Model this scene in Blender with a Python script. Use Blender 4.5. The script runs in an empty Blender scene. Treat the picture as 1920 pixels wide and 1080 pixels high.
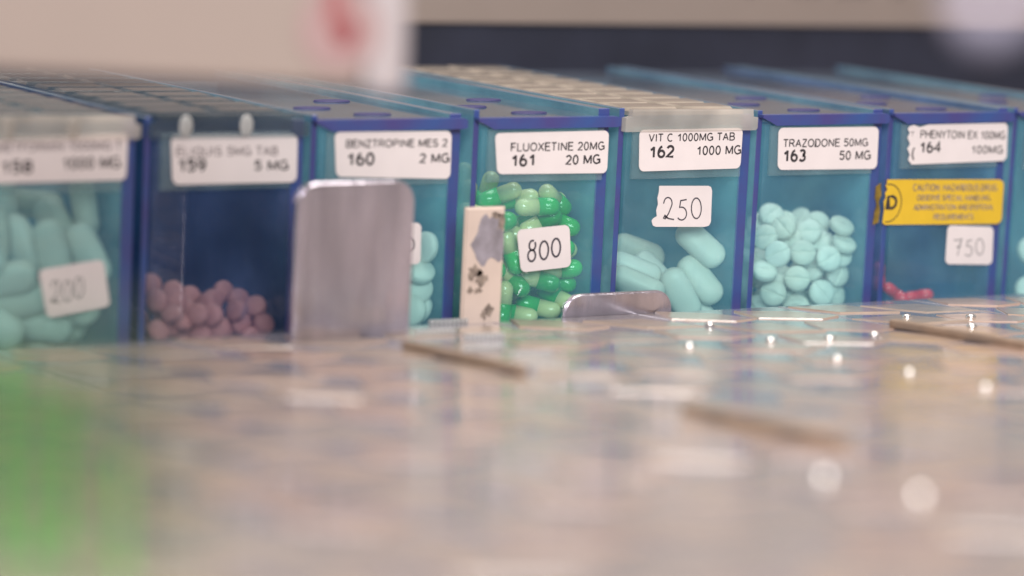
import bpy, bmesh, math, random
from mathutils import Vector, Matrix, Quaternion

# ---------------------------------------------------------------- camera, world, lamps, exposure
U = 0.015                     # one model unit (about 1.5 mm real) in Blender units (1 BU = 10 cm)
S = bpy.context.scene
COL = S.collection
rnd = random.Random(11)

YAW, PITCH, ROLL = 0.563, 0.148, 0.047
fw = Vector((math.sin(YAW)*math.cos(PITCH), math.cos(YAW)*math.cos(PITCH), -math.sin(PITCH)))
r0 = Vector((math.cos(YAW), -math.sin(YAW), 0)); u0 = r0.cross(fw)
cr, sr = math.cos(ROLL), math.sin(ROLL)
rt = cr*r0 + sr*u0; up = -sr*r0 + cr*u0
cam_d = bpy.data.cameras.new('camera'); cam = bpy.data.objects.new('camera', cam_d); COL.objects.link(cam)
m = Matrix((rt, up, -fw)).transposed().to_4x4(); m.translation = Vector((-289.08, -611.41, 66.59))*U
cam.matrix_world = m
cam_d.sensor_width = 36; cam_d.lens = 36*5727.5/1920
cam_d.clip_start = 0.05; cam_d.clip_end = 200
cam_d.dof.use_dof = True; cam_d.dof.focus_distance = 752*U
cam_d.dof.aperture_fstop = 0.44; cam_d.dof.aperture_ratio = 1.0
S.camera = cam

W = bpy.data.worlds.new('World'); S.world = W; W.use_nodes = True
W.node_tree.nodes['Background'].inputs[0].default_value = (0.55, 0.505, 0.50, 1)
W.node_tree.nodes['Background'].inputs[1].default_value = 0.45

def area(name, loc, target, size, power, color):
    l = bpy.data.lights.new(name, 'AREA'); l.shape = 'RECTANGLE'; l.size, l.size_y = size[0]*U, size[1]*U
    l.energy = power; l.color = color
    o = bpy.data.objects.new(name, l); COL.objects.link(o)
    o.location = Vector(loc)*U
    o.rotation_euler = (Vector(target)-Vector(loc)).to_track_quat('-Z', 'Y').to_euler()
    return o
area('front_lamp', (-420, -1000, 480), (120, 0, -30), (700, 400), 3300, (1, .96, .94))
area('ceiling_lamp', (250, 60, 1000), (120, 30, -20), (900, 600), 3100, (1, .93, .86))

S.view_settings.view_transform = 'Standard'; S.view_settings.look = 'None'
S.view_settings.exposure = 0.26; S.view_settings.gamma = 1.0
S.render.engine = 'CYCLES'
S.cycles.use_denoising = True
S.cycles.transparent_max_bounces = 40; S.cycles.max_bounces = 10
S.cycles.caustics_reflective = False; S.cycles.caustics_refractive = False

# ---------------------------------------------------------------- helpers
def tag(o, label=None, cat=None, group=None, kind=None):
    if label: o['label'] = label
    if cat: o['category'] = cat
    if group: o['group'] = group
    if kind: o['kind'] = kind
    return o
def empty(name, loc, label, cat, group=None, rot=(0, 0, 0)):
    o = bpy.data.objects.new(name, None); COL.objects.link(o)
    o.empty_display_size = .05
    o.location = Vector(loc)*U; o.rotation_euler = rot
    return tag(o, label, cat, group)
def link(name, me, parent=None, loc=(0, 0, 0)):
    o = bpy.data.objects.new(name, me); COL.objects.link(o)
    o.location = Vector(loc)*U
    if parent: o.parent = parent
    return o
def finish(name, bm, mats, parent=None, loc=(0, 0, 0), smooth=False, angle=None):
    for v in bm.verts: v.co *= U
    me = bpy.data.meshes.new(name); bm.to_mesh(me); bm.free()
    for mm in (mats if isinstance(mats, (list, tuple)) else [mats]): me.materials.append(mm)
    if smooth:
        me.polygons.foreach_set('use_smooth', [True]*len(me.polygons))
        if angle: 
            try: me.set_sharp_from_angle(angle=math.radians(angle))
            except Exception: pass
    return link(name, me, parent, loc)
def box(bm, x0, x1, y0, y1, z0, z1, mat=0, bevel=0, seg=1, edgemat=None):
    g = bmesh.ops.create_cube(bm, size=1)
    vs = g['verts']
    for v in vs:
        v.co = Vector(((x0+x1)/2+v.co.x*(x1-x0), (y0+y1)/2+v.co.y*(y1-y0), (z0+z1)/2+v.co.z*(z1-z0)))
    fs = set(f for v in vs for f in v.link_faces)
    big = max(f.calc_area() for f in fs)
    for f in fs: f.material_index = mat if (edgemat is None or f.calc_area() > big*.6) else edgemat
    if bevel:
        es = list(set(e for v in vs for e in v.link_edges))
        bmesh.ops.bevel(bm, geom=es, offset=bevel, segments=seg, affect='EDGES', profile=.5)
def poly(bm, pts, y0, y1, mat=0):
    """prism from an outline of (x,z) points between two depths"""
    a = [bm.verts.new((x, y0, z)) for x, z in pts]; b = [bm.verts.new((x, y1, z)) for x, z in pts]
    n = len(pts)
    fs = [bm.faces.new(a), bm.faces.new(b[::-1])] + [bm.faces.new((a[i], b[i], b[(i+1) % n], a[(i+1) % n])) for i in range(n)]
    for f in fs: f.material_index = mat
    bmesh.ops.recalc_face_normals(bm, faces=fs)
def prism_z(bm, pts, z0, z1, inset=0, mat=0):
    """raised cell: outline of (x,y) at z0, inset outline at z1"""
    cx = sum(p[0] for p in pts)/len(pts); cy = sum(p[1] for p in pts)/len(pts)
    a = [bm.verts.new((x, y, z0)) for x, y in pts]; b = []
    for x, y in pts:
        d = Vector((cx-x, cy-y)); d = d.normalized()*inset if inset else d*0
        b.append(bm.verts.new((x+d.x, y+d.y, z1)))
    n = len(pts)
    fs = [bm.faces.new(a[::-1]), bm.faces.new(b)] + [bm.faces.new((a[i], a[(i+1) % n], b[(i+1) % n], b[i])) for i in range(n)]
    for f in fs: f.material_index = mat
    bmesh.ops.recalc_face_normals(bm, faces=fs)
def round_rect(w, h, r, n=5):
    pts = []
    for cx, cy, a0 in ((w-r, h-r, 0), (r, h-r, 90), (r, r, 180), (w-r, r, 270)):
        for i in range(n+1):
            a = math.radians(a0+90*i/n); pts.append((cx+r*math.cos(a), cy+r*math.sin(a)))
    return pts
def quad_map(c, s, t):
    """corners tl,tr,br,bl; s to the right, t upward in 0..1"""
    (ax, az), (bx, bz), (cx, cz), (dx, dz) = c
    tx, tz = ax+(bx-ax)*s, az+(bz-az)*s; lx, lz = dx+(cx-dx)*s, dz+(cz-dz)*s
    return lx+(tx-lx)*t, lz+(tz-lz)*t

# ---------------------------------------------------------------- materials
def new_mat(name):
    mt = bpy.data.materials.new(name); mt.use_nodes = True
    nt = mt.node_tree
    for n in list(nt.nodes): nt.nodes.remove(n)
    return mt, nt, nt.nodes.new('ShaderNodeOutputMaterial')
def N(nt, t, **kw):
    n = nt.nodes.new(t)
    for k, v in kw.items():
        if k.startswith('i_'):
            n.inputs[int(k[2:]) if k[2:].isdigit() else k[2:].replace('_', ' ')].default_value = v
        else: setattr(n, k, v)
    return n
def rgba(c): return (c[0], c[1], c[2], 1)
def solid(name, c, rough=.5, metal=0, coat=0, spec=.5, var=0, scale=20, bump=0, bscale=60, sss=0, coat_rough=.05, stretch=(1,1,1), c2=None):
    mt, nt, out = new_mat(name)
    p = N(nt, 'ShaderNodeBsdfPrincipled'); nt.links.new(p.outputs[0], out.inputs[0])
    p.inputs['Base Color'].default_value = rgba(c); p.inputs['Roughness'].default_value = rough
    p.inputs['Metallic'].default_value = metal; p.inputs['Coat Weight'].default_value = coat
    p.inputs['Coat Roughness'].default_value = coat_rough; p.inputs['Specular IOR Level'].default_value = spec
    if sss:
        p.inputs['Subsurface Weight'].default_value = sss; p.inputs['Subsurface Radius'].default_value = (.03, .03, .03)
    if var or bump:
        tc = N(nt, 'ShaderNodeTexCoord'); mp = N(nt, 'ShaderNodeMapping'); mp.inputs['Scale'].default_value = stretch
        nt.links.new(tc.outputs['Object'], mp.inputs[0])
    if var:
        no = N(nt, 'ShaderNodeTexNoise'); no.inputs['Scale'].default_value = scale; no.inputs['Detail'].default_value = 5
        nt.links.new(mp.outputs[0], no.inputs['Vector'])
        rp = N(nt, 'ShaderNodeValToRGB'); rp.color_ramp.elements[0].position = .32; rp.color_ramp.elements[1].position = .68
        d = c2 or tuple(x*(1-var) for x in c)
        rp.color_ramp.elements[0].color = rgba(d); rp.color_ramp.elements[1].color = rgba(c)
        nt.links.new(no.outputs['Fac'], rp.inputs[0]); nt.links.new(rp.outputs[0], p.inputs['Base Color'])
    if bump:
        n2 = N(nt, 'ShaderNodeTexNoise'); n2.inputs['Scale'].default_value = bscale; n2.inputs['Detail'].default_value = 4
        nt.links.new(mp.outputs[0], n2.inputs['Vector'])
        b = N(nt, 'ShaderNodeBump'); b.inputs['Strength'].default_value = bump; b.inputs['Distance'].default_value = .01
        nt.links.new(n2.outputs['Fac'], b.inputs['Height']); nt.links.new(b.outputs[0], p.inputs['Normal'])
        if coat: nt.links.new(b.outputs[0], p.inputs['Coat Normal'])
    return mt
def vary(mt, amt, tint=(1, .97, .92)):
    """each pill a little different in colour"""
    nt = mt.node_tree; p = [n for n in nt.nodes if n.type == 'BSDF_PRINCIPLED'][0]
    oi = nt.nodes.new('ShaderNodeObjectInfo'); mx = nt.nodes.new('ShaderNodeMix'); mx.data_type = 'RGBA'
    c = tuple(p.inputs['Base Color'].default_value)
    mx.inputs[6].default_value = c; mx.inputs[7].default_value = (c[0]*tint[0]*(1-amt), c[1]*tint[1]*(1-amt), c[2]*tint[2]*(1-amt), 1)
    nt.links.new(oi.outputs['Random'], mx.inputs[0]); nt.links.new(mx.outputs[2], p.inputs['Base Color'])
def clear(name, tint, diff=(.2, .4, .5), fac=.05, rough=.03, refl_streak=0, refl=1.0, transl=.5):
    """coloured see-through plastic: tinted straight-through light, some light scattered in the plastic, glossy surface"""
    mt, nt, out = new_mat(name); L = nt.links.new
    tr = N(nt, 'ShaderNodeBsdfTransparent'); tr.inputs[0].default_value = rgba(tuple(math.sqrt(x) for x in tint))
    df = N(nt, 'ShaderNodeBsdfDiffuse'); df.inputs[0].default_value = rgba(diff)
    tl = N(nt, 'ShaderNodeBsdfTranslucent'); tl.inputs[0].default_value = rgba(diff)
    m0 = N(nt, 'ShaderNodeMixShader'); m0.inputs[0].default_value = transl; L(df.outputs[0], m0.inputs[1]); L(tl.outputs[0], m0.inputs[2])
    m1 = N(nt, 'ShaderNodeMixShader'); m1.inputs[0].default_value = fac; L(tr.outputs[0], m1.inputs[1]); L(m0.outputs[0], m1.inputs[2])
    gl = N(nt, 'ShaderNodeBsdfGlossy'); gl.inputs[0].default_value = (1, 1, 1, 1); gl.inputs['Roughness'].default_value = rough
    fr = N(nt, 'ShaderNodeFresnel'); fr.inputs[0].default_value = 1.46
    ge = N(nt, 'ShaderNodeNewGeometry')
    inv = N(nt, 'ShaderNodeMath', operation='SUBTRACT'); inv.inputs[0].default_value = 1; L(ge.outputs['Backfacing'], inv.inputs[1])
    mu = N(nt, 'ShaderNodeMath', operation='MULTIPLY'); L(fr.outputs[0], mu.inputs[0]); L(inv.outputs[0], mu.inputs[1])
    mu2 = N(nt, 'ShaderNodeMath', operation='MULTIPLY'); L(mu.outputs[0], mu2.inputs[0]); mu2.inputs[1].default_value = refl
    m2 = N(nt, 'ShaderNodeMixShader'); L(mu2.outputs[0], m2.inputs[0]); L(m1.outputs[0], m2.inputs[1]); L(gl.outputs[0], m2.inputs[2])
    if refl_streak:  # pale noise streaks painted in place of reflections
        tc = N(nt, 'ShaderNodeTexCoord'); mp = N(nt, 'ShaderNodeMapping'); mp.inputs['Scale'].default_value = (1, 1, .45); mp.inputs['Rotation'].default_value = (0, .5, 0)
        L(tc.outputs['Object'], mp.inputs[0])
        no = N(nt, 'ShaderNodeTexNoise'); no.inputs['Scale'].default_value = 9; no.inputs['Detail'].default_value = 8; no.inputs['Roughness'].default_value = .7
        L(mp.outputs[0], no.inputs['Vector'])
        mr = N(nt, 'ShaderNodeMapRange'); mr.inputs[1].default_value = .56; mr.inputs[2].default_value = .78; mr.inputs[3].default_value = fac; mr.inputs[4].default_value = fac+refl_streak
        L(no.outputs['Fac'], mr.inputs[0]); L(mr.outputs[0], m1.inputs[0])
    tc2 = N(nt, 'ShaderNodeTexCoord'); n3 = N(nt, 'ShaderNodeTexNoise'); n3.inputs['Scale'].default_value = 3.2; n3.inputs['Detail'].default_value = 3  # blotchy drawer light painted in as mottled scatter colour
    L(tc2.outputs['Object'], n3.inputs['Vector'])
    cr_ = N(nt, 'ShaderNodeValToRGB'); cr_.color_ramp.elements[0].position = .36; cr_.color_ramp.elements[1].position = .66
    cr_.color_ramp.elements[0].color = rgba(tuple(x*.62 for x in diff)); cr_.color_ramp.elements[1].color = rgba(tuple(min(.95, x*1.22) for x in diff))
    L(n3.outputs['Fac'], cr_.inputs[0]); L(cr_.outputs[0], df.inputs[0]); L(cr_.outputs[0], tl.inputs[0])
    L(m2.outputs[0], out.inputs[0])
    return mt

M = {}
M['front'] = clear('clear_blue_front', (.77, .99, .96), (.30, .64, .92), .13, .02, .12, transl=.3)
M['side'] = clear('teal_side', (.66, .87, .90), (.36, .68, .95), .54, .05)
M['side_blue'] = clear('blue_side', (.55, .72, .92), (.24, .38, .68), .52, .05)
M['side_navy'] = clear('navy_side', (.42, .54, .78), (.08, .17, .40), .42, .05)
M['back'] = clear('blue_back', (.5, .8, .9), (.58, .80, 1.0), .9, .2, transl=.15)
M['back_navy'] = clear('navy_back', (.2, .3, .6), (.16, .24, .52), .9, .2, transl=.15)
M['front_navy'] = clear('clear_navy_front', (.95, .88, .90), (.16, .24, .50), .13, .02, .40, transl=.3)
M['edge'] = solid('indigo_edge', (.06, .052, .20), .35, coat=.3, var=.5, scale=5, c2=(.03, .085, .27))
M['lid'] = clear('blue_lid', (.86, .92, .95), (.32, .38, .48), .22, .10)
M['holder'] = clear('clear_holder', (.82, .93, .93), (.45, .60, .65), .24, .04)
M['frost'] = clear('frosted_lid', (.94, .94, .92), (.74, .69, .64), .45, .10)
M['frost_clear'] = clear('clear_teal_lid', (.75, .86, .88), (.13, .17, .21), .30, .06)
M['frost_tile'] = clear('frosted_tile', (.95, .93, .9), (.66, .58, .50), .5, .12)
M['paper'] = solid('label_paper', (.74, .68, .68), .55, var=.04, scale=12, bump=.05, bscale=30)
M['yellow'] = solid('caution_yellow', (.72, .47, .03), .5, var=.08, scale=10)
M['torn'] = solid('torn_yellow', (.30, .20, .03), .6, var=.6, scale=25)  # dark yellow of the sticker's mirror image, painted in
M['ink'] = solid('printed_ink', (.03, .026, .03), .6)
M['ink_faint'] = solid('worn_ink', (.16, .13, .14), .6)
M['pen'] = solid('pen_ink', (.05, .045, .06), .5)
M['pencil'] = solid('pencil_grey', (.26, .25, .26), .6)
M['white_pill'] = solid('white_tablet', (.80, .79, .75), .45, sss=.15, bump=.06, bscale=40)
M['pink_pill'] = solid('pink_tablet', (.60, .36, .34), .5, bump=.1, bscale=40)
M['cap_green'] = solid('green_capsule', (.05, .58, .11), .18, coat=.5)
M['cap_white'] = solid('cream_capsule', (.90, .84, .42), .2, coat=.5)
M['cap_red'] = solid('red_capsule', (.95, .03, .07), .22, coat=.4)
M['steel'] = solid('brushed_steel', (.84, .80, .90), .24, metal=1, var=.38, scale=9, bump=.55, bscale=13, stretch=(1, 1, .16))
M['steel_edge'] = solid('steel_edge', (.75, .72, .74), .2, metal=1)
M['strip'] = solid('cream_strip', (.66, .54, .47), .5, var=.1, scale=8)
M['smudge'] = solid('grey_smudge', (.36, .33, .38), .6, var=.5, scale=14, c2=(.20, .18, .20))
M['scrap'] = solid('brown_scrap', (.13, .10, .085), .7, var=.5, scale=40, c2=(.36, .29, .24))
M['pane'] = solid('tray_pane', (.29, .265, .30), .25, coat=1, coat_rough=.09, var=.35, scale=2.2, bump=.22, bscale=9)
TAN = [(.43, .315, .245), (.40, .305, .24), (.44, .30, .235), (.37, .30, .25)]
M['tiles'] = [solid('tan_cell', c, .3, coat=1, coat_rough=.20, var=.22, scale=6, bump=.4, bscale=7) for c in TAN]
M['bar'] = solid('brown_bar', (.29, .21, .155), .5, var=.3, scale=12)
M['grip'] = clear('clear_grip', (.9, .92, .95), (.9, .9, .9), .62, .08)  # whitened to paint lamp reflections onto the ribs
M['rib'] = solid('clear_rib', (.88, .88, .86), .12, coat=1)  # solid white painted for lamp-lit ribs
M['pip'] = solid('clear_pip', (.8, .78, .76), .08, metal=.9)
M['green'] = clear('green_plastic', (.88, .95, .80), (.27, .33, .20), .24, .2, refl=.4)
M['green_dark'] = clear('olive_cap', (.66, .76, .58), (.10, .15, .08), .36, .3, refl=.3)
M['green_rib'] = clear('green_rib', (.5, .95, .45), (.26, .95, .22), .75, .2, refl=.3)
M['black'] = solid('black_board', (.028, .030, .050), .5, var=.3, scale=3)
M['cream'] = solid('cream_panel', (.285, .225, .195), .6, var=.05, scale=2)
M['pale'] = solid('pale_panel', (.36, .315, .32), .5)
M['pinkish'] = solid('pale_pink_print', (.31, .20, .195), .6)
M['red'] = solid('red_print', (.20, .022, .028), .6)
M['maroon'] = solid('maroon_print', (.26, .07, .07), .6)
M['shelf'] = solid('shelf_dark', (.10, .10, .13), .6, var=.3, scale=4)
M['knob'] = solid('lavender_knob', (.62, .58, .75), .3, coat=.5)

vary(M['white_pill'], .14); vary(M['pink_pill'], .28, (1, .96, .96)); vary(M['cap_green'], .35, (1, 1, .9)); vary(M['cap_white'], .15, (1, .97, .9))
M['scuff'] = clear('pale_scuff', (.7, .85, .95), (.30, .55, .80), .45, .3)  # pale tint painted for reflected streaks
M['edge_top'] = solid('wall_top_edge', (.11, .17, .24), .2, coat=.6)
M['slot'] = solid('finger_slot', (.03, .028, .11), .6)
M['boss'] = clear('lip_boss', (.9, .92, .95), (.92, .9, .86), .85, .06)  # near-white colour painted for lamp reflections on the lip

TEXTS = {
 158: [('METFORMIN 1000MG T',-35.97,-6.38,-6.77,-6.25,1.84,0),('158',-35.01,-11.12,-27.63,-11.03,2.77,1),('1000 MG',-20.68,-10.46,-6.90,-10.36,2.56,0.3),],
 159: [('ELIQUIS 5MG TAB',6.58,-7.99,31.87,-8.16,2.02,0),('159',6.96,-11.57,13.92,-11.59,2.98,1),('5 MG',26.06,-11.57,34.73,-11.62,2.30,0.6),],
 160: [('BENZTROPINE MES 2',49.41,-6.73,76.42,-6.88,1.84,0.4),('160',49.73,-10.91,57.02,-10.92,2.95,1),('2 MG',69.10,-10.64,77.19,-10.65,2.25,0.6),],
 161: [('FLUOXETINE 20MG',93.98,-8.28,120.69,-8.30,2.03,0.2),('161',94.18,-11.97,101.06,-11.83,2.93,1),('20 MG',109.69,-11.73,119.66,-11.65,2.32,0.6),],
 162: [('VIT C 1000MG TAB',133.54,-6.54,159.37,-6.49,1.96,0.2),('162',133.80,-10.59,141.24,-10.45,3.01,1),('1000 MG',147.94,-10.03,161.58,-9.99,2.25,0.3),],
 163: [('TRAZODONE 50MG',174.53,-8.45,201.57,-8.57,2.02,0.2),('163',174.65,-12.21,181.86,-12.20,3.10,1),('50 MG',192.55,-11.98,202.72,-12.02,2.32,0.4),],
 164: [('PHENYTOIN EX 100MG',218.58,-6.74,247.35,-7.40,2.08,0),('164',218.56,-10.62,225.68,-10.59,2.91,0.8),('100MG',235.99,-11.03,246.96,-11.21,2.11,0.2),('T',215.35,-6.14,216.59,-6.16,1.11,0),('(',216.02,-11.96,217.08,-11.98,3.05,0),],
 'caution': [('CAUTION: HAZARDOUS DRUG',218.34,-20.61,246.78,-21.25,1.81,0.3),('OBSERVE SPECIAL HANDLING,',219.80,-23.15,245.17,-23.77,1.54,0.3),('ADMINISTRATION AND DISPOSAL',218.95,-25.64,246.13,-26.20,1.54,0.3),('REQUIREMENTS',225.78,-28.34,239.39,-28.72,1.55,0.3),('D',209.91,-25.27,213.26,-25.36,3.61,1.2),],
}
PAPERS = {
 158: [(-36.89,-3.61),(-5.22,-2.62),(-5.41,-12.99),(-36.67,-13.16)],
 159: [(5.12,-3.22),(36.85,-3.38),(37.02,-14.34),(5.88,-14.29)],
 160: [(46.33,-3.01),(77.54,-3.13),(77.67,-14.43),(47.19,-13.32)],
 161: [(89.43,-3.78),(121.79,-3.53),(121.81,-13.90),(90.55,-13.55)],
 162: [(130.67,-3.50),(161.76,-3.33),(161.66,-13.46),(131.16,-13.68)],
 163: [(172.83,-3.46),(204.81,-3.54),(205.00,-14.39),(173.28,-14.08)],
 164: [(214.23,-3.23),(248.22,-2.90),(248.45,-13.35),(215.44,-13.48)],
 '200': [(-25.10,-32.44),(-9.75,-30.62),(-7.78,-41.05),(-22.70,-43.00)],
 '800': [(97.56,-27.25),(112.54,-26.39),(113.61,-36.69),(99.34,-37.60)],
 '250': [(137.09,-17.47),(154.29,-17.84),(154.52,-28.12),(136.48,-27.60)],
 '750': [(230.96,-29.89),(246.73,-30.77),(247.10,-40.90),(230.96,-40.19)],
 'caution': [(208.38,-17.35),(249.08,-18.18),(249.24,-29.98),(209.00,-29.13)],
 '160st': [(57.20,-24.08),(71.09,-24.84),(71.28,-34.55),(57.95,-34.45)],
}
WRITING = {
 '200': [(-22.29,-34.89),(-14.11,-34.02),(-13.96,-39.24),(-22.15,-40.08)],
 '800': [(100.28,-30.03),(110.56,-29.32),(110.86,-34.39),(100.56,-35.07)],
 '250': [(139.18,-20.28),(151.73,-20.58),(152.13,-26.45),(139.56,-26.10)],
 '750': [(232.89,-33.33),(244.05,-33.67),(244.49,-38.53),(233.31,-38.15)],
 '160st': [(59.63,-27.64),(69.80,-27.95),(69.99,-31.86),(59.81,-31.52)],
}
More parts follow.
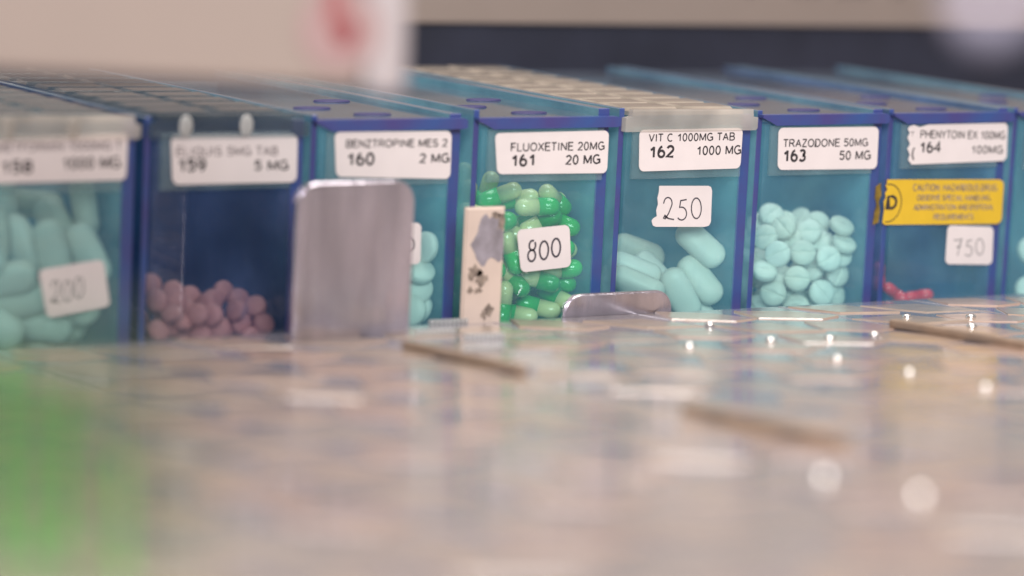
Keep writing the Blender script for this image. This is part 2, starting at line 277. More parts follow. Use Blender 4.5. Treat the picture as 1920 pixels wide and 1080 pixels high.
PILLS = {
 '163': [(179.82,5.26,-36.54,0.763,0.471,-0.41,-0.169),(188.55,6.5,-36.7,0.809,0.531,-0.15,-0.203),(195.77,5,-38.21,0.816,0.521,-0.232,0.094),(186.06,4.87,-43.1,0.793,0.533,-0.143,-0.257),(178.89,5.15,-46.63,0.693,0.586,-0.119,-0.404),(193.85,4.56,-46.94,0.646,0.592,0.155,-0.457),(201.06,6.81,-30.1,0.933,0.281,0.081,-0.212),(201.06,5.38,-34.45,0.931,0.288,0.092,-0.207),(201.09,6.8,-37.65,0.823,0.493,-0.19,0.21),(200.85,7.51,-42.77,0.687,0.525,-0.317,0.39),(202.47,12.44,-43.67,0.638,0.374,-0.516,-0.432),(186.61,5.41,-50.28,0.885,0.345,-0.169,-0.263),(201.1,8.14,-48.2,0.786,0.566,-0.097,0.23),(179.43,10.67,-32.94,0.775,0.437,-0.327,-0.319),(176.26,6.05,-40.95,0.929,0.284,-0.025,-0.235),(187.78,19.73,-28.57,0.9,0.335,-0.23,0.156),(191.74,19.2,-30.9,0.811,0.265,-0.494,0.166),(199.84,23.18,-30.56,0.89,0.151,-0.43,-0.02),(201.17,17.34,-31,0.681,0.552,0.002,-0.481),(194.65,12.31,-32.3,0.803,0.457,-0.265,-0.277),(198.51,11.45,-34.83,0.913,0.294,-0.241,0.146),(200.94,13.41,-35.86,0.755,0.374,0.071,-0.534),(189.29,13.52,-34.4,0.353,0.488,0.079,-0.794),(194.55,10,-41.85,0.764,0.409,-0.327,-0.376),(185.12,10.03,-43.29,0.872,0.474,0.031,-0.117),(186.24,22.58,-31.65,0.425,0.507,0.246,-0.708),(187.6,13.92,-31.17,0.579,0.471,-0.054,-0.663),(198.95,23.66,-38.04,0.771,0.38,-0.485,0.159),(196.16,16.9,-33.43,0.807,0.24,-0.518,0.151),(187.71,30.65,-37.63,0.842,-0.242,0.104,-0.47),(177.94,19.45,-44.32,0.658,0,-0.593,0.464),(197.74,25.22,-50.26,0.963,-0.013,0.112,0.245),(184.09,18.68,-44.31,0.724,-0.57,-0.296,-0.251),(173.73,17.14,-53.92,0.41,0.122,-0.127,-0.895),(187.28,26.92,-44.64,0.555,0.52,-0.588,-0.277),(185.11,33.43,-52.74,0.525,0.787,-0.221,0.238),(174.81,23.61,-48.26,0.816,-0.516,-0.178,-0.189),(191.77,24.5,-47.14,0.156,-0.895,-0.265,-0.323),(182.41,14.81,-50.53,0.205,-0.674,-0.125,0.698),(194.8,30.84,-46.7,0.048,-0.281,0.318,0.904),(196.56,29.75,-39.43,0.329,0.148,-0.556,-0.749),(179.7,14.43,-39.36,0.512,-0.232,-0.368,0.741),(194.71,11.41,-50.17,0.659,0.291,-0.128,0.681),(184.29,19.85,-52.83,0.682,0.715,0.096,0.12),(179.14,31.93,-45.56,0.566,0.249,0.646,-0.448),(193.9,19.1,-53.61,0.186,0.964,0.046,0.184),(178.72,11.54,-51.27,0.565,-0.511,0.634,-0.134),(183.49,23.71,-52.91,0.392,-0.264,0.526,-0.707),(177.86,21.44,-52.18,0.195,-0.091,0.209,-0.954),(182.98,25.41,-46,0.586,0.009,0.78,-0.217),(188.14,27,-52.84,0.309,0.868,0.236,-0.308),(192.08,24.77,-34.91,0.612,0.684,-0.329,0.22),(189.79,18.93,-47.42,0.385,0.794,-0.47,0.032),(194.35,16.94,-43.36,0.133,0.191,-0.481,-0.845),(199.91,31.04,-51.21,0.571,0.59,0.373,-0.432),(185.93,32.57,-42.04,0.765,-0.085,0.578,-0.271),(177.34,29.16,-51.06,0.101,0.647,0.374,0.656),(193.95,25.05,-41.09,0.695,0.087,-0.605,0.378),(188.55,10.49,-48.87,0.717,-0.284,0.144,0.62),(174.8,17.5,-48.75,0.506,0.777,-0.346,0.147),(181.81,28.75,-53.41,0.307,0.101,0.942,-0.089),(198.23,33.93,-42.82,0.037,-0.322,0.68,0.657),(182.22,27.82,-36.96,0.084,0.946,0.054,-0.31),(199.14,14.24,-42.32,0.285,0.285,-0.292,-0.867),(185.77,13.33,-52.94,0.191,0.523,0.087,0.826),(174.31,22.04,-36.52,0.703,-0.163,0.531,-0.444),(188.47,19.11,-38.75,0.865,-0.139,-0.469,-0.112),(178.82,22.93,-34.14,0.844,-0.125,-0.135,-0.503),(174.22,12.2,-45.76,0.165,-0.413,0.68,0.583),(194.67,19.29,-48.8,0.497,-0.592,0.632,-0.055),(174.16,13.03,-37.59,0.945,0.121,-0.011,0.305),(200.19,15.34,-50.49,0.131,0.624,0.152,0.755),(175.21,27.84,-43.1,0.585,-0.031,-0.808,-0.059),(182.14,33.85,-39.11,0.446,-0.445,0.498,-0.596)],
 '160': [(75.98,5.93,-31.49,0.643,0.44,-0.472,-0.413),(74.43,5.5,-36.96,0.916,0.348,0.049,-0.194),(74.47,6.38,-41.36,0.783,0.579,-0.199,-0.105),(75.4,7.2,-46.45,0.786,0.305,-0.405,-0.353),(72.24,5.24,-46.37,0.758,0.313,-0.534,0.206),(73.64,12.71,-41.93,0.819,0.455,-0.284,-0.203),(74.69,10.96,-37.87,0.861,0.398,-0.182,-0.258),(72.86,11.53,-34.24,0.816,0.411,-0.277,-0.297),(68.61,5.48,-37.3,0.758,0.504,-0.293,-0.293),(68.09,6.35,-43.07,0.791,0.546,-0.176,-0.212),(74.58,11.25,-49.29,0.791,0.546,-0.176,-0.212),(59.1,11.73,-50.98,0.53,-0.691,-0.442,0.215),(74.38,15.51,-46.89,0.286,0.2,0.574,-0.74),(54.32,8.78,-46.15,0.313,-0.259,-0.861,0.307),(58.37,16.92,-40.96,0.504,-0.652,-0.423,-0.377),(64.58,22.61,-49.99,0.515,0.789,-0.334,-0.022),(73.95,20.31,-38.27,0.161,-0.778,-0.065,-0.603),(49.64,12.41,-52.9,0.092,-0.878,-0.466,-0.065),(71.16,15.13,-52.83,0.66,0.006,-0.446,0.605),(66.54,23.26,-42.15,0.167,-0.099,0.846,0.496),(57.68,22.75,-52.63,0.849,-0.454,0.18,0.202),(52.31,11.18,-36.64,0.671,-0.682,0.271,-0.108),(66.72,11.99,-43.53,0.082,0.013,0.763,-0.641),(48.8,10.58,-42.65,0.842,-0.457,0.26,-0.122),(55.34,30.39,-44.98,0.114,-0.428,0.865,0.236),(60.68,16.58,-48.72,0.508,0.353,0.666,-0.417),(48.94,27.3,-50.6,0.362,-0.675,0.249,0.592),(47.88,18.5,-53.88,0.143,0.02,-0.989,-0.022),(61.23,31.86,-52.59,0.436,0.394,-0.329,0.739),(61.25,12.72,-38.26,0.294,-0.772,-0.37,0.425),(67.05,27.93,-53.71,0.433,-0.105,0.177,0.877),(60.65,27.53,-36.35,0.91,0.37,0.188,0.006),(66.61,28.02,-43.21,0.575,0.004,0.531,-0.622),(54.81,15.16,-50.98,0.566,-0.287,-0.217,-0.742),(60.68,20.32,-34.25,0.374,-0.854,-0.36,-0.042),(61.04,27.96,-49.99,0.348,-0.206,0.861,0.307),(55.04,30.01,-53.52,0.607,-0.242,0.01,-0.757),(71.89,8.01,-53.52,0.099,-0.915,-0.325,0.217),(64.49,15.54,-53.38,0.681,-0.049,-0.087,-0.726),(65.94,6,-51.9,0.933,-0.098,-0.108,0.33),(51.42,23.97,-51.81,0.13,-0.075,0.489,-0.859),(54.37,5.91,-51.2,0.493,0.252,0.831,-0.053),(75.51,26.08,-47.73,0.329,0.527,-0.137,-0.771),(58.6,20.18,-45.29,0.278,0.417,-0.084,-0.861),(62.88,7.87,-47.65,0.002,-0.763,-0.637,-0.109),(67.66,12.78,-34.02,0.327,0.666,0.161,-0.651),(49.84,18.11,-47.96,0.288,-0.54,-0.695,0.376),(48.25,23.11,-38.62,0.803,-0.455,-0.168,-0.347),(73.52,28.79,-52.5,0.706,0.606,0.178,0.32),(67.51,17.56,-47.95,0.018,0.646,-0.507,-0.57),(73.04,30.71,-41.33,0.081,-0.82,0.123,0.553),(72.08,25.98,-36.26,0.078,-0.55,0.796,-0.241),(52.95,20.4,-41.84,0.324,-0.565,-0.757,0.058),(58.38,11.64,-44.06,0.57,0.309,0.381,0.659),(54.62,29.95,-39.31,0.408,-0.723,-0.48,-0.283),(60.95,22.58,-38.91,0.183,0.082,-0.702,0.683),(66.9,28.66,-37.04,0.423,-0.249,-0.835,0.249),(49.21,5.88,-53.18,0.886,0.236,0.217,0.334),(50.16,18.36,-35.69,0.684,0.683,0.001,0.255),(70.79,21.3,-52.96,0.115,-0.826,-0.394,0.385),(62.76,7.24,-33.85,0.475,-0.523,0.698,-0.117),(67.04,29.91,-49.77,0.903,0.247,0.105,0.335),(49.19,6.88,-35.11,0.134,-0.552,0.823,0.023),(71.85,20.45,-45.84,0.109,-0.344,0.182,-0.915),(59.78,5.48,-52.34,0.36,0.675,0.273,-0.583),(48.3,27.45,-44.08,0.642,-0.468,0.222,0.565),(74.32,24.59,-41.91,0.038,-0.644,0.665,0.376),(60.5,26,-44.72,0.311,0.908,-0.267,0.082),(70.12,17.92,-40.35,0.591,-0.298,0.355,-0.66),(55.58,15.84,-36.31,0.589,-0.307,-0.361,0.655),(50.85,25.66,-33.99,0.02,0.641,-0.707,-0.299)],
 '159': [(8.07,13.6,-38.95,0.751,0.652,-0.104,-0.012),(7.31,8.2,-41.75,0.539,0.652,-0.113,-0.521),(13.2,12.24,-40.59,0.831,0.275,-0.471,0.109),(11.81,7.54,-42.05,0.478,0.586,0.285,-0.589),(9.61,4.74,-44.32,0.84,0.256,-0.148,-0.455),(17.78,12.96,-42.08,0.505,0.576,0.318,-0.559),(19.96,8.95,-43.3,0.424,0.601,-0.082,-0.672),(15.89,4.49,-44.79,0.697,0.58,-0.056,-0.418),(17.53,8.35,-46.58,0.595,0.4,-0.542,0.438),(22.82,11.1,-42.78,0.556,0.492,0.481,-0.467),(26.59,13.28,-41.27,0.699,0.482,-0.253,0.464),(25.72,4.85,-44.31,0.566,0.533,-0.246,-0.579),(28.56,9.67,-42.6,0.631,0.473,-0.459,0.409),(31.36,6.38,-43.8,0.722,0.419,-0.083,-0.545),(33.36,9.9,-44.77,0.601,0.519,0.04,-0.607),(32.57,4.36,-47.62,0.852,0.453,0.144,-0.218),(27.84,6.33,-47.6,0.543,0.475,-0.424,0.548),(21.83,5.49,-48.31,0.669,0.587,0.109,-0.443),(23.91,8.01,-48.95,0.841,0.457,-0.271,0.1),(9.08,11.1,-43.02,0.755,0.433,-0.45,-0.2),(14.32,8.91,-43.78,0.856,0.35,-0.378,-0.048),(12.54,5.72,-46.35,0.879,0.26,0.263,-0.302),(13.96,8.02,-49.39,0.649,0.417,-0.47,0.43),(6.32,4.53,-48.1,0.802,0.308,-0.283,0.426),(29.29,3.92,-50.76,0.574,0.435,0.513,-0.466),(33.79,6.95,-48.43,0.546,0.493,0.212,-0.643),(16.69,4.37,-49.74,0.824,0.436,-0.327,0.156),(10.07,6.92,-47.92,0.905,0.364,0.147,-0.164),(19.7,4.75,-45.25,0.63,0.568,-0.201,-0.49),(9.65,22.34,-48.24,0.595,0.557,-0.547,-0.194),(26.24,18.54,-50.29,0.446,0.142,-0.221,0.856),(5.71,27.51,-53.53,0.43,-0.367,-0.621,0.544),(12.02,16,-53.55,0.735,0.373,0.56,-0.083),(18.94,36.33,-54.27,0.179,0.932,-0.314,0.038),(15.69,19.32,-53.57,0.393,-0.036,-0.864,-0.313),(22.79,9.43,-53.53,0.529,-0.533,-0.66,-0.03),(25.94,11.2,-50.21,0.428,-0.162,-0.873,-0.167),(20.96,12.85,-51.11,0.82,-0.534,-0.203,-0.019),(22.06,21.08,-50.31,0.194,-0.048,-0.853,0.483),(5.54,34.28,-53.47,0.059,0.684,-0.29,0.667),(14.68,29.5,-53.55,0.528,-0.705,0.054,0.471),(28.65,21.21,-53.49,0.662,0.597,0.29,0.348),(7.24,20.41,-54.08,0.642,-0.174,0.193,-0.722),(9.53,33.16,-51.48,0.245,0.81,0.144,-0.512),(12.59,37.73,-53.75,0.915,-0.218,-0.331,0.075),(10.85,12.66,-52.06,0.834,0.519,-0.035,0.186),(17.74,8.38,-53.86,0.877,-0.297,-0.27,0.264),(32.49,8.62,-53.53,0.823,-0.465,-0.315,-0.089),(11.96,21.02,-54.41,0.975,0.118,-0.045,-0.181),(15.87,35.84,-51.04,0.272,-0.814,0.323,0.399),(11.7,25.54,-53.2,0.205,0.275,-0.851,-0.398),(15.35,13.07,-53.92,0.833,-0.319,-0.023,0.452),(14.17,10.57,-50.52,0.618,0.684,0.145,-0.36),(13.18,32.92,-53.54,0.082,0.55,0.136,0.82),(31.73,38.06,-53.82,0.8,0.474,0.055,0.363),(9.28,28.47,-53.46,0.015,-0.646,0.485,-0.589),(20.06,16.12,-47.57,0.477,-0.728,-0.488,0.067),(32.59,13.13,-54.01,0.259,-0.448,-0.842,0.155),(24.86,15.41,-54,0.254,-0.71,0.645,-0.118),(7.65,15.31,-53.86,0.264,0.678,0.637,0.256),(17.4,12.21,-47.81,0.808,0.39,0.368,0.245),(17.62,25.28,-49.2,0.442,0.331,-0.833,0.024),(18.23,27.61,-52.95,0.352,-0.438,0.827,0.018),(24.46,36.77,-53.49,0.377,-0.048,-0.651,-0.658),(33.72,32.23,-50.17,0.34,0.249,-0.29,0.859),(23.02,40.22,-54.37,0.902,-0.092,0.091,0.413),(20.69,30.78,-50.64,0.743,0.3,-0.58,0.145),(30.46,31.41,-53.43,0.628,-0.516,-0.547,-0.201),(22.81,34.32,-49.96,0.515,0.124,0.568,-0.63),(19.92,23.63,-53.49,0.519,-0.343,-0.581,-0.524),(13.56,39.86,-48.63,0.21,-0.885,0.294,-0.293),(17.73,16.71,-53.05,0.547,0.784,0.104,0.275),(10.28,16.09,-49.24,0.29,0.054,0.944,-0.15),(29.03,16.31,-53.58,0.67,-0.503,0.281,-0.469),(33.35,18.14,-53.63,0.357,-0.123,-0.861,0.341),(22.35,32.22,-54.02,0.186,-0.065,0.285,-0.938),(28.04,34.38,-53.58,0.192,0.79,-0.107,-0.573),(21.09,19.91,-54,0.281,0.687,0.668,0.063),(26.67,28.28,-54.09,0.237,0.833,0.497,0.053)],
 '161': [(114.93,8.87,-26.84,0.674,0.65,-0.058,-0.345),(113.83,9.19,-21.53,0.561,0.766,0.256,-0.178),(99.56,12.04,-20.48,0.09,-0.34,-0.575,0.739),(104.82,12.83,-21.57,0.172,-0.275,-0.6,0.731),(106.37,5.38,-22.55,0.759,0.638,-0.099,-0.087),(108.96,7.81,-26.85,0.757,0.558,-0.339,-0.013),(95.84,6.95,-27.27,0.681,0.549,-0.466,-0.133),(99.51,5.27,-33.34,0.473,0.649,0.226,-0.551),(115.02,9.71,-32.15,0.367,-0.037,-0.652,0.663),(114.29,6.24,-38.27,0.761,0.623,-0.155,-0.093),(114.87,9.3,-40.95,0.682,0.649,-0.073,-0.33),(100.84,6.98,-39.94,0.597,0.65,0.065,-0.466),(109.08,7.19,-47.42,0.286,-0.115,-0.643,0.702),(114.62,6.94,-45.37,0.424,-0.108,-0.613,0.658),(97.47,4.76,-45.87,0.342,0.56,0.335,-0.676),(102.56,7.31,-48.81,0.263,-0.135,-0.639,0.71),(107.93,6.12,-40.52,0.702,0.658,-0.072,-0.262),(116.03,15.54,-24.9,0.028,0.524,0.51,-0.682),(103.82,6.97,-32.29,0.565,0.644,0.108,-0.505),(94.83,12.5,-25.2,0.692,0.646,-0.094,-0.308),(101.89,22,-21.13,0.224,0.586,0.42,-0.655),(98.27,27.13,-19.71,0.348,0.563,0.33,-0.673),(96.94,22.67,-23.28,0.301,0.621,0.372,-0.621),(112.15,6.26,-34.46,0.757,0.561,-0.334,-0.02),(92.8,5.16,-33.41,0.155,0.454,0.469,-0.741),(93.11,6.57,-39.71,0.757,0.539,-0.368,0.027),(115.22,10.47,-49.06,0.068,0.396,0.519,-0.754),(101.76,32.06,-40.59,0.401,-0.898,-0.11,0.143),(92.74,12.27,-52.16,0.006,-0.099,-0.335,0.937),(96.87,26.15,-37.72,0.019,-0.805,0.583,0.11),(95.31,33.56,-52.45,0.743,-0.617,0.26,0.014),(91.25,26.74,-52.27,0.556,0.28,-0.013,0.783),(96.23,19.09,-41.07,0.482,0.746,-0.046,-0.457),(98.16,23.73,-52.3,0.033,0.237,0.156,0.958),(107.69,9.66,-52.01,0.391,-0.263,-0.844,0.256),(102.34,9.8,-52.35,0.395,0.784,-0.257,-0.404),(112.56,25.14,-41.12,0.43,0.346,0.833,0.03),(103.9,14.39,-40.15,0.388,0.427,0.813,0.08),(109.57,16.65,-44.07,0.689,-0.168,-0.382,-0.592),(96.98,30.64,-45.25,0.508,0.618,-0.583,-0.14),(111.54,31.76,-43.37,0.122,0.109,-0.927,-0.338),(104.37,22.83,-37.51,0.622,0.322,-0.094,0.707),(96.11,35.75,-34.49,0.777,0.336,0.235,0.478),(115.01,22.44,-32.05,0.119,-0.346,0.156,-0.918),(98.73,29.76,-31.61,0.223,0.059,-0.435,0.871),(101.51,22.22,-45.43,0.114,-0.993,0.033,0.004),(110.53,25.01,-31.68,0.127,0.546,-0.185,0.807),(114.14,35.42,-53.13,0.11,0.013,0.925,-0.363),(113.84,17.67,-50.79,0.67,0.324,0.378,-0.551),(106.91,27.19,-50.54,0.006,-0.567,-0.007,0.824),(116.74,17.07,-46.34,0.47,-0.391,0.463,-0.642),(113.91,23.96,-49.19,0.554,-0.021,-0.832,-0.022),(111,33.2,-32.28,0.635,-0.563,-0.273,-0.452),(108.43,32.81,-51.3,0.059,0.662,0.48,0.573),(110.27,19.34,-38.24,0.048,0.878,-0.405,0.251),(95.64,18.66,-35.26,0.563,0.3,0.263,-0.724),(95.77,7.76,-52.73,0.111,0.161,0.901,-0.387),(101.59,16.31,-30.08,0.698,0.507,0.18,0.473),(116.42,15.25,-31.46,0.473,-0.325,-0.149,0.805),(108.67,27.72,-39.03,0.134,0.096,0.384,-0.909),(115.35,31.05,-32.23,0.849,-0.314,-0.362,0.222),(109.11,15.11,-28.61,0.232,0.543,-0.777,0.22),(103.61,16.97,-48.99,0.786,0.384,-0.355,0.329),(100.23,27.37,-48.15,0.212,0.068,-0.664,-0.714),(105.24,27.74,-26.22,0.469,-0.578,0.502,-0.441),(114.8,28.64,-52.29,0.085,0.328,-0.485,-0.806),(102.98,33.78,-47.13,0.007,-0.218,-0.526,0.822),(97.56,13.49,-36.13,0.27,0.802,0.255,-0.468),(114.4,19.39,-42.61,0.585,0.781,-0.194,-0.102),(92.41,18.28,-48.14,0.045,0.517,-0.726,-0.452),(113.49,34.77,-38.04,0.412,-0.353,-0.504,0.672),(92.48,12.36,-40.45,0.342,-0.172,0.205,0.901),(99.2,13.49,-45.98,0.532,-0.332,-0.042,0.778),(93.67,17.03,-27.67,0.357,-0.209,-0.815,0.406),(92.56,27.57,-28.13,0.871,-0.485,0.075,-0.02),(106.69,13.03,-33.88,0.129,0.069,-0.947,-0.286),(114.57,28.41,-47.26,0.864,-0.426,-0.03,-0.267),(115.71,13.32,-38.61,0.404,0.28,0.85,0.193),(107.93,21.8,-32.37,0.913,0.272,0.162,-0.256),(96.69,33.56,-26.54,0.34,-0.888,0.161,-0.263),(106.03,22.4,-52.66,0.038,-0.337,0.73,-0.593),(108.97,18.96,-52.82,0.421,0.829,0.221,0.293)],
 '162': [(156.71,7.09,-33.59,0.696,0.566,0.095,-0.432),(157.09,7.03,-42.66,0.633,0.594,0.133,-0.479),(149.57,24.42,-37.72,0.566,0.772,-0.1,-0.271),(138.82,8.27,-43.22,0.252,0.889,-0.275,-0.266),(150.16,17.36,-42.57,0.774,0.432,0.258,-0.384),(157.2,9.57,-49.63,0.575,0.646,0.095,-0.493),(141.92,14.36,-40.58,0.343,0.892,-0.164,-0.244),(150.83,6.36,-45.81,0.448,0.727,0.163,-0.495),(142.63,12.01,-48.58,0.52,0.815,-0.152,-0.205),(156.59,18.06,-50.59,0.595,0.707,-0.056,-0.378),(138.86,7.34,-51.03,0.677,0.65,-0.064,-0.339),(146.23,33.34,-49.13,0.657,0.252,0.711,0.003),(137.67,31.63,-51.01,0.403,-0.391,-0.773,0.294),(138.91,20.77,-49.39,0.547,0.083,-0.827,-0.098),(151.5,28.64,-46.33,0.196,-0.569,0.792,-0.099),(133.94,26.38,-47.92,0.494,-0.1,0.862,-0.043),(151.99,25.63,-52.73,0.13,-0.055,-0.271,0.952),(143.54,23.06,-46.21,0.362,0.568,-0.737,-0.057)],
 '158': [(-19.43,6.14,-29.47,0.433,0.636,0.264,-0.582),(-10.68,6.52,-30.38,0.505,0.658,0.195,-0.524),(-9.31,12.3,-20.05,0.029,-0.755,0.044,0.654),(-25.18,20.45,-20.34,0.034,-0.758,-0.02,0.651),(-31.45,11.88,-26.33,0.395,0.585,0.289,-0.646),(-30.14,7.39,-35.25,0.561,0.78,-0.267,-0.076),(-10.43,11.45,-43.84,0.096,0.549,0.314,-0.768),(-25.82,9.54,-40.65,0.636,0.714,-0.286,-0.051),(-16.87,24.13,-21.17,0.306,0.94,-0.116,-0.097),(-13.57,7.11,-39.55,0.564,0.644,0.109,-0.506),(-23.61,12.98,-28.9,0.32,0.767,0.05,-0.554),(-35.52,6.72,-27.31,0.484,0.621,0.202,-0.582),(-19.87,10.52,-46.08,0.717,0.635,-0.151,-0.245),(-14.25,15.16,-25.46,0.315,0.793,0.074,-0.516),(-32.24,7.35,-44.71,0.651,0.653,-0.017,-0.388),(-20.97,29.37,-49.86,0.572,-0.582,-0.017,-0.578),(-16.92,18.03,-51.39,0.643,0.465,0.191,0.577),(-22.84,17.83,-41.68,0.451,-0.052,0.733,0.506),(-20.3,26.6,-37.64,0.805,-0.034,0.518,0.287),(-10.91,22.54,-45.96,0.16,-0.561,-0.608,-0.538),(-32.74,29.22,-44.67,0.504,0.348,-0.532,-0.585),(-32.26,17.43,-47.08,0.196,0.449,-0.788,-0.374),(-12.17,29.93,-34.34,0.049,-0.334,0.821,0.46),(-26.34,21.95,-51.84,0.749,0.077,-0.161,0.638),(-33.25,24.53,-33.23,0.749,-0.639,-0.169,-0.043),(-27.46,32.95,-38.96,0.661,0.361,-0.531,-0.388),(-10.94,33.05,-50.83,0.3,0.396,0.81,0.312)],
 '164': [(218.97,5,-48.38,0.63,0.673,0.045,-0.385),(226.88,5.32,-49.3,0.763,0.62,-0.162,-0.085),(224.22,19,-46.12,0.377,0.577,0.306,-0.657),(225.7,8.68,-51.01,0.709,0.678,-0.009,-0.192)],
 '165': [(267.69,8,-38.9,0.799,0.556,-0.136,-0.184),(271.32,7,-46.2,0.799,0.556,-0.136,-0.184),(265.97,6,-49.5,0.799,0.556,-0.136,-0.184),(275.26,10,-39.43,0.799,0.556,-0.136,-0.184)],
}
# ---------------------------------------------------------------- setting
bm = bmesh.new(); box(bm, -330, 620, -10, 260, -66, -60)
tag(finish('shelf', bm, M['shelf']), 'dark shelf under the pill drawers', kind='structure')

# ---------------------------------------------------------------- lettering
def ribbon(bm, pts, w, y):
    """flat pen stroke through (x,z) points"""
    n = len(pts); L = []; Rr = []
    closed = (Vector(pts[0])-Vector(pts[-1])).length < 1e-4
    if closed: pts = pts[:-1]; n -= 1
    for i in range(n):
        p = Vector(pts[i]); a = Vector(pts[(i-1) % n]) if (closed or i) else p; b = Vector(pts[(i+1) % n]) if (closed or i < n-1) else p
        t = (b-a).normalized(); nn = Vector((-t.y, t.x))*w/2
        if a is not p and b is not p:
            d1 = (p-a).normalized(); cs = abs(d1.dot(t)); nn *= min(1/max(cs, .35), 2.2)
        L.append(bm.verts.new((p.x+nn.x, y, p.y+nn.y))); Rr.append(bm.verts.new((p.x-nn.x, y, p.y-nn.y)))
    for i in range(n if closed else n-1):
        j = (i+1) % n
        bm.faces.new((L[i], Rr[i], Rr[j], L[j]))
def arc(cx, cy, rx, ry, a0, a1, n=16):
    return [(cx+rx*math.cos(math.radians(a0+(a1-a0)*i/n)), cy+ry*math.sin(math.radians(a0+(a1-a0)*i/n))) for i in range(n+1)]
DIG = {
 '0': [arc(.5, .5, .42, .48, 100, 460)],
 '8': [arc(.55, .76, .30, .23, 60, 250, 12)+arc(.48, .27, .36, .27, 70, -250, 18)+arc(.55, .76, .30, .23, 290, 400, 8)],
 '2': [[(.08, .72)]+arc(.45, .74, .34, .24, 170, -30, 12)+[(.5, .3), (.2, .06), (.08, .1), (.16, .2), (.5, .08), (.95, .04)]],
 '5': [[(.85, .97), (.35, .92), (.25, .58)]+arc(.42, .32, .42, .30, 100, -140, 14)],
 '7': [[(.05, .9), (.4, .88), (.88, .96), (.62, .5), (.42, .02)], [(.3, .5), (.8, .55)]],
}
def handwriting(parent, corners, digits, mat, w, y, ox):
    bm = bmesh.new(); n = len(digits)
    for i, d in enumerate(digits):
        for st in DIG[d]:
            k = .92 if i else 1.0
            pts = [quad_map(corners, (i+.06+p[0]*.86)/n, p[1]*k+(.06 if i == 2 else 0)) for p in st]
            ribbon(bm, [(x-ox, z) for x, z in pts], w, y)
    for f in bm.faces:
        if f.normal.y > 0: f.normal_flip()
    return finish('handwritten_number', bm, mat, parent)
def paper(name, corners, mat, y, parent, ox, r=.13, pts=None, thick=.14):
    w = math.dist(corners[0], corners[1]); h = math.dist(corners[0], corners[3])
    rr = r*h
    o = pts or [(a/w, b/h) for a, b in round_rect(w, h, rr)]
    bm = bmesh.new()
    P = [quad_map(corners, s, t) for s, t in o]
    poly(bm, [(x-ox, z) for x, z in P], y-thick, y)
    return finish(name, bm, mat, parent)

def E(cx, cy, rx, ry, a0, a1, n=12): return arc(cx, cy, rx, ry, a0, a1, n)
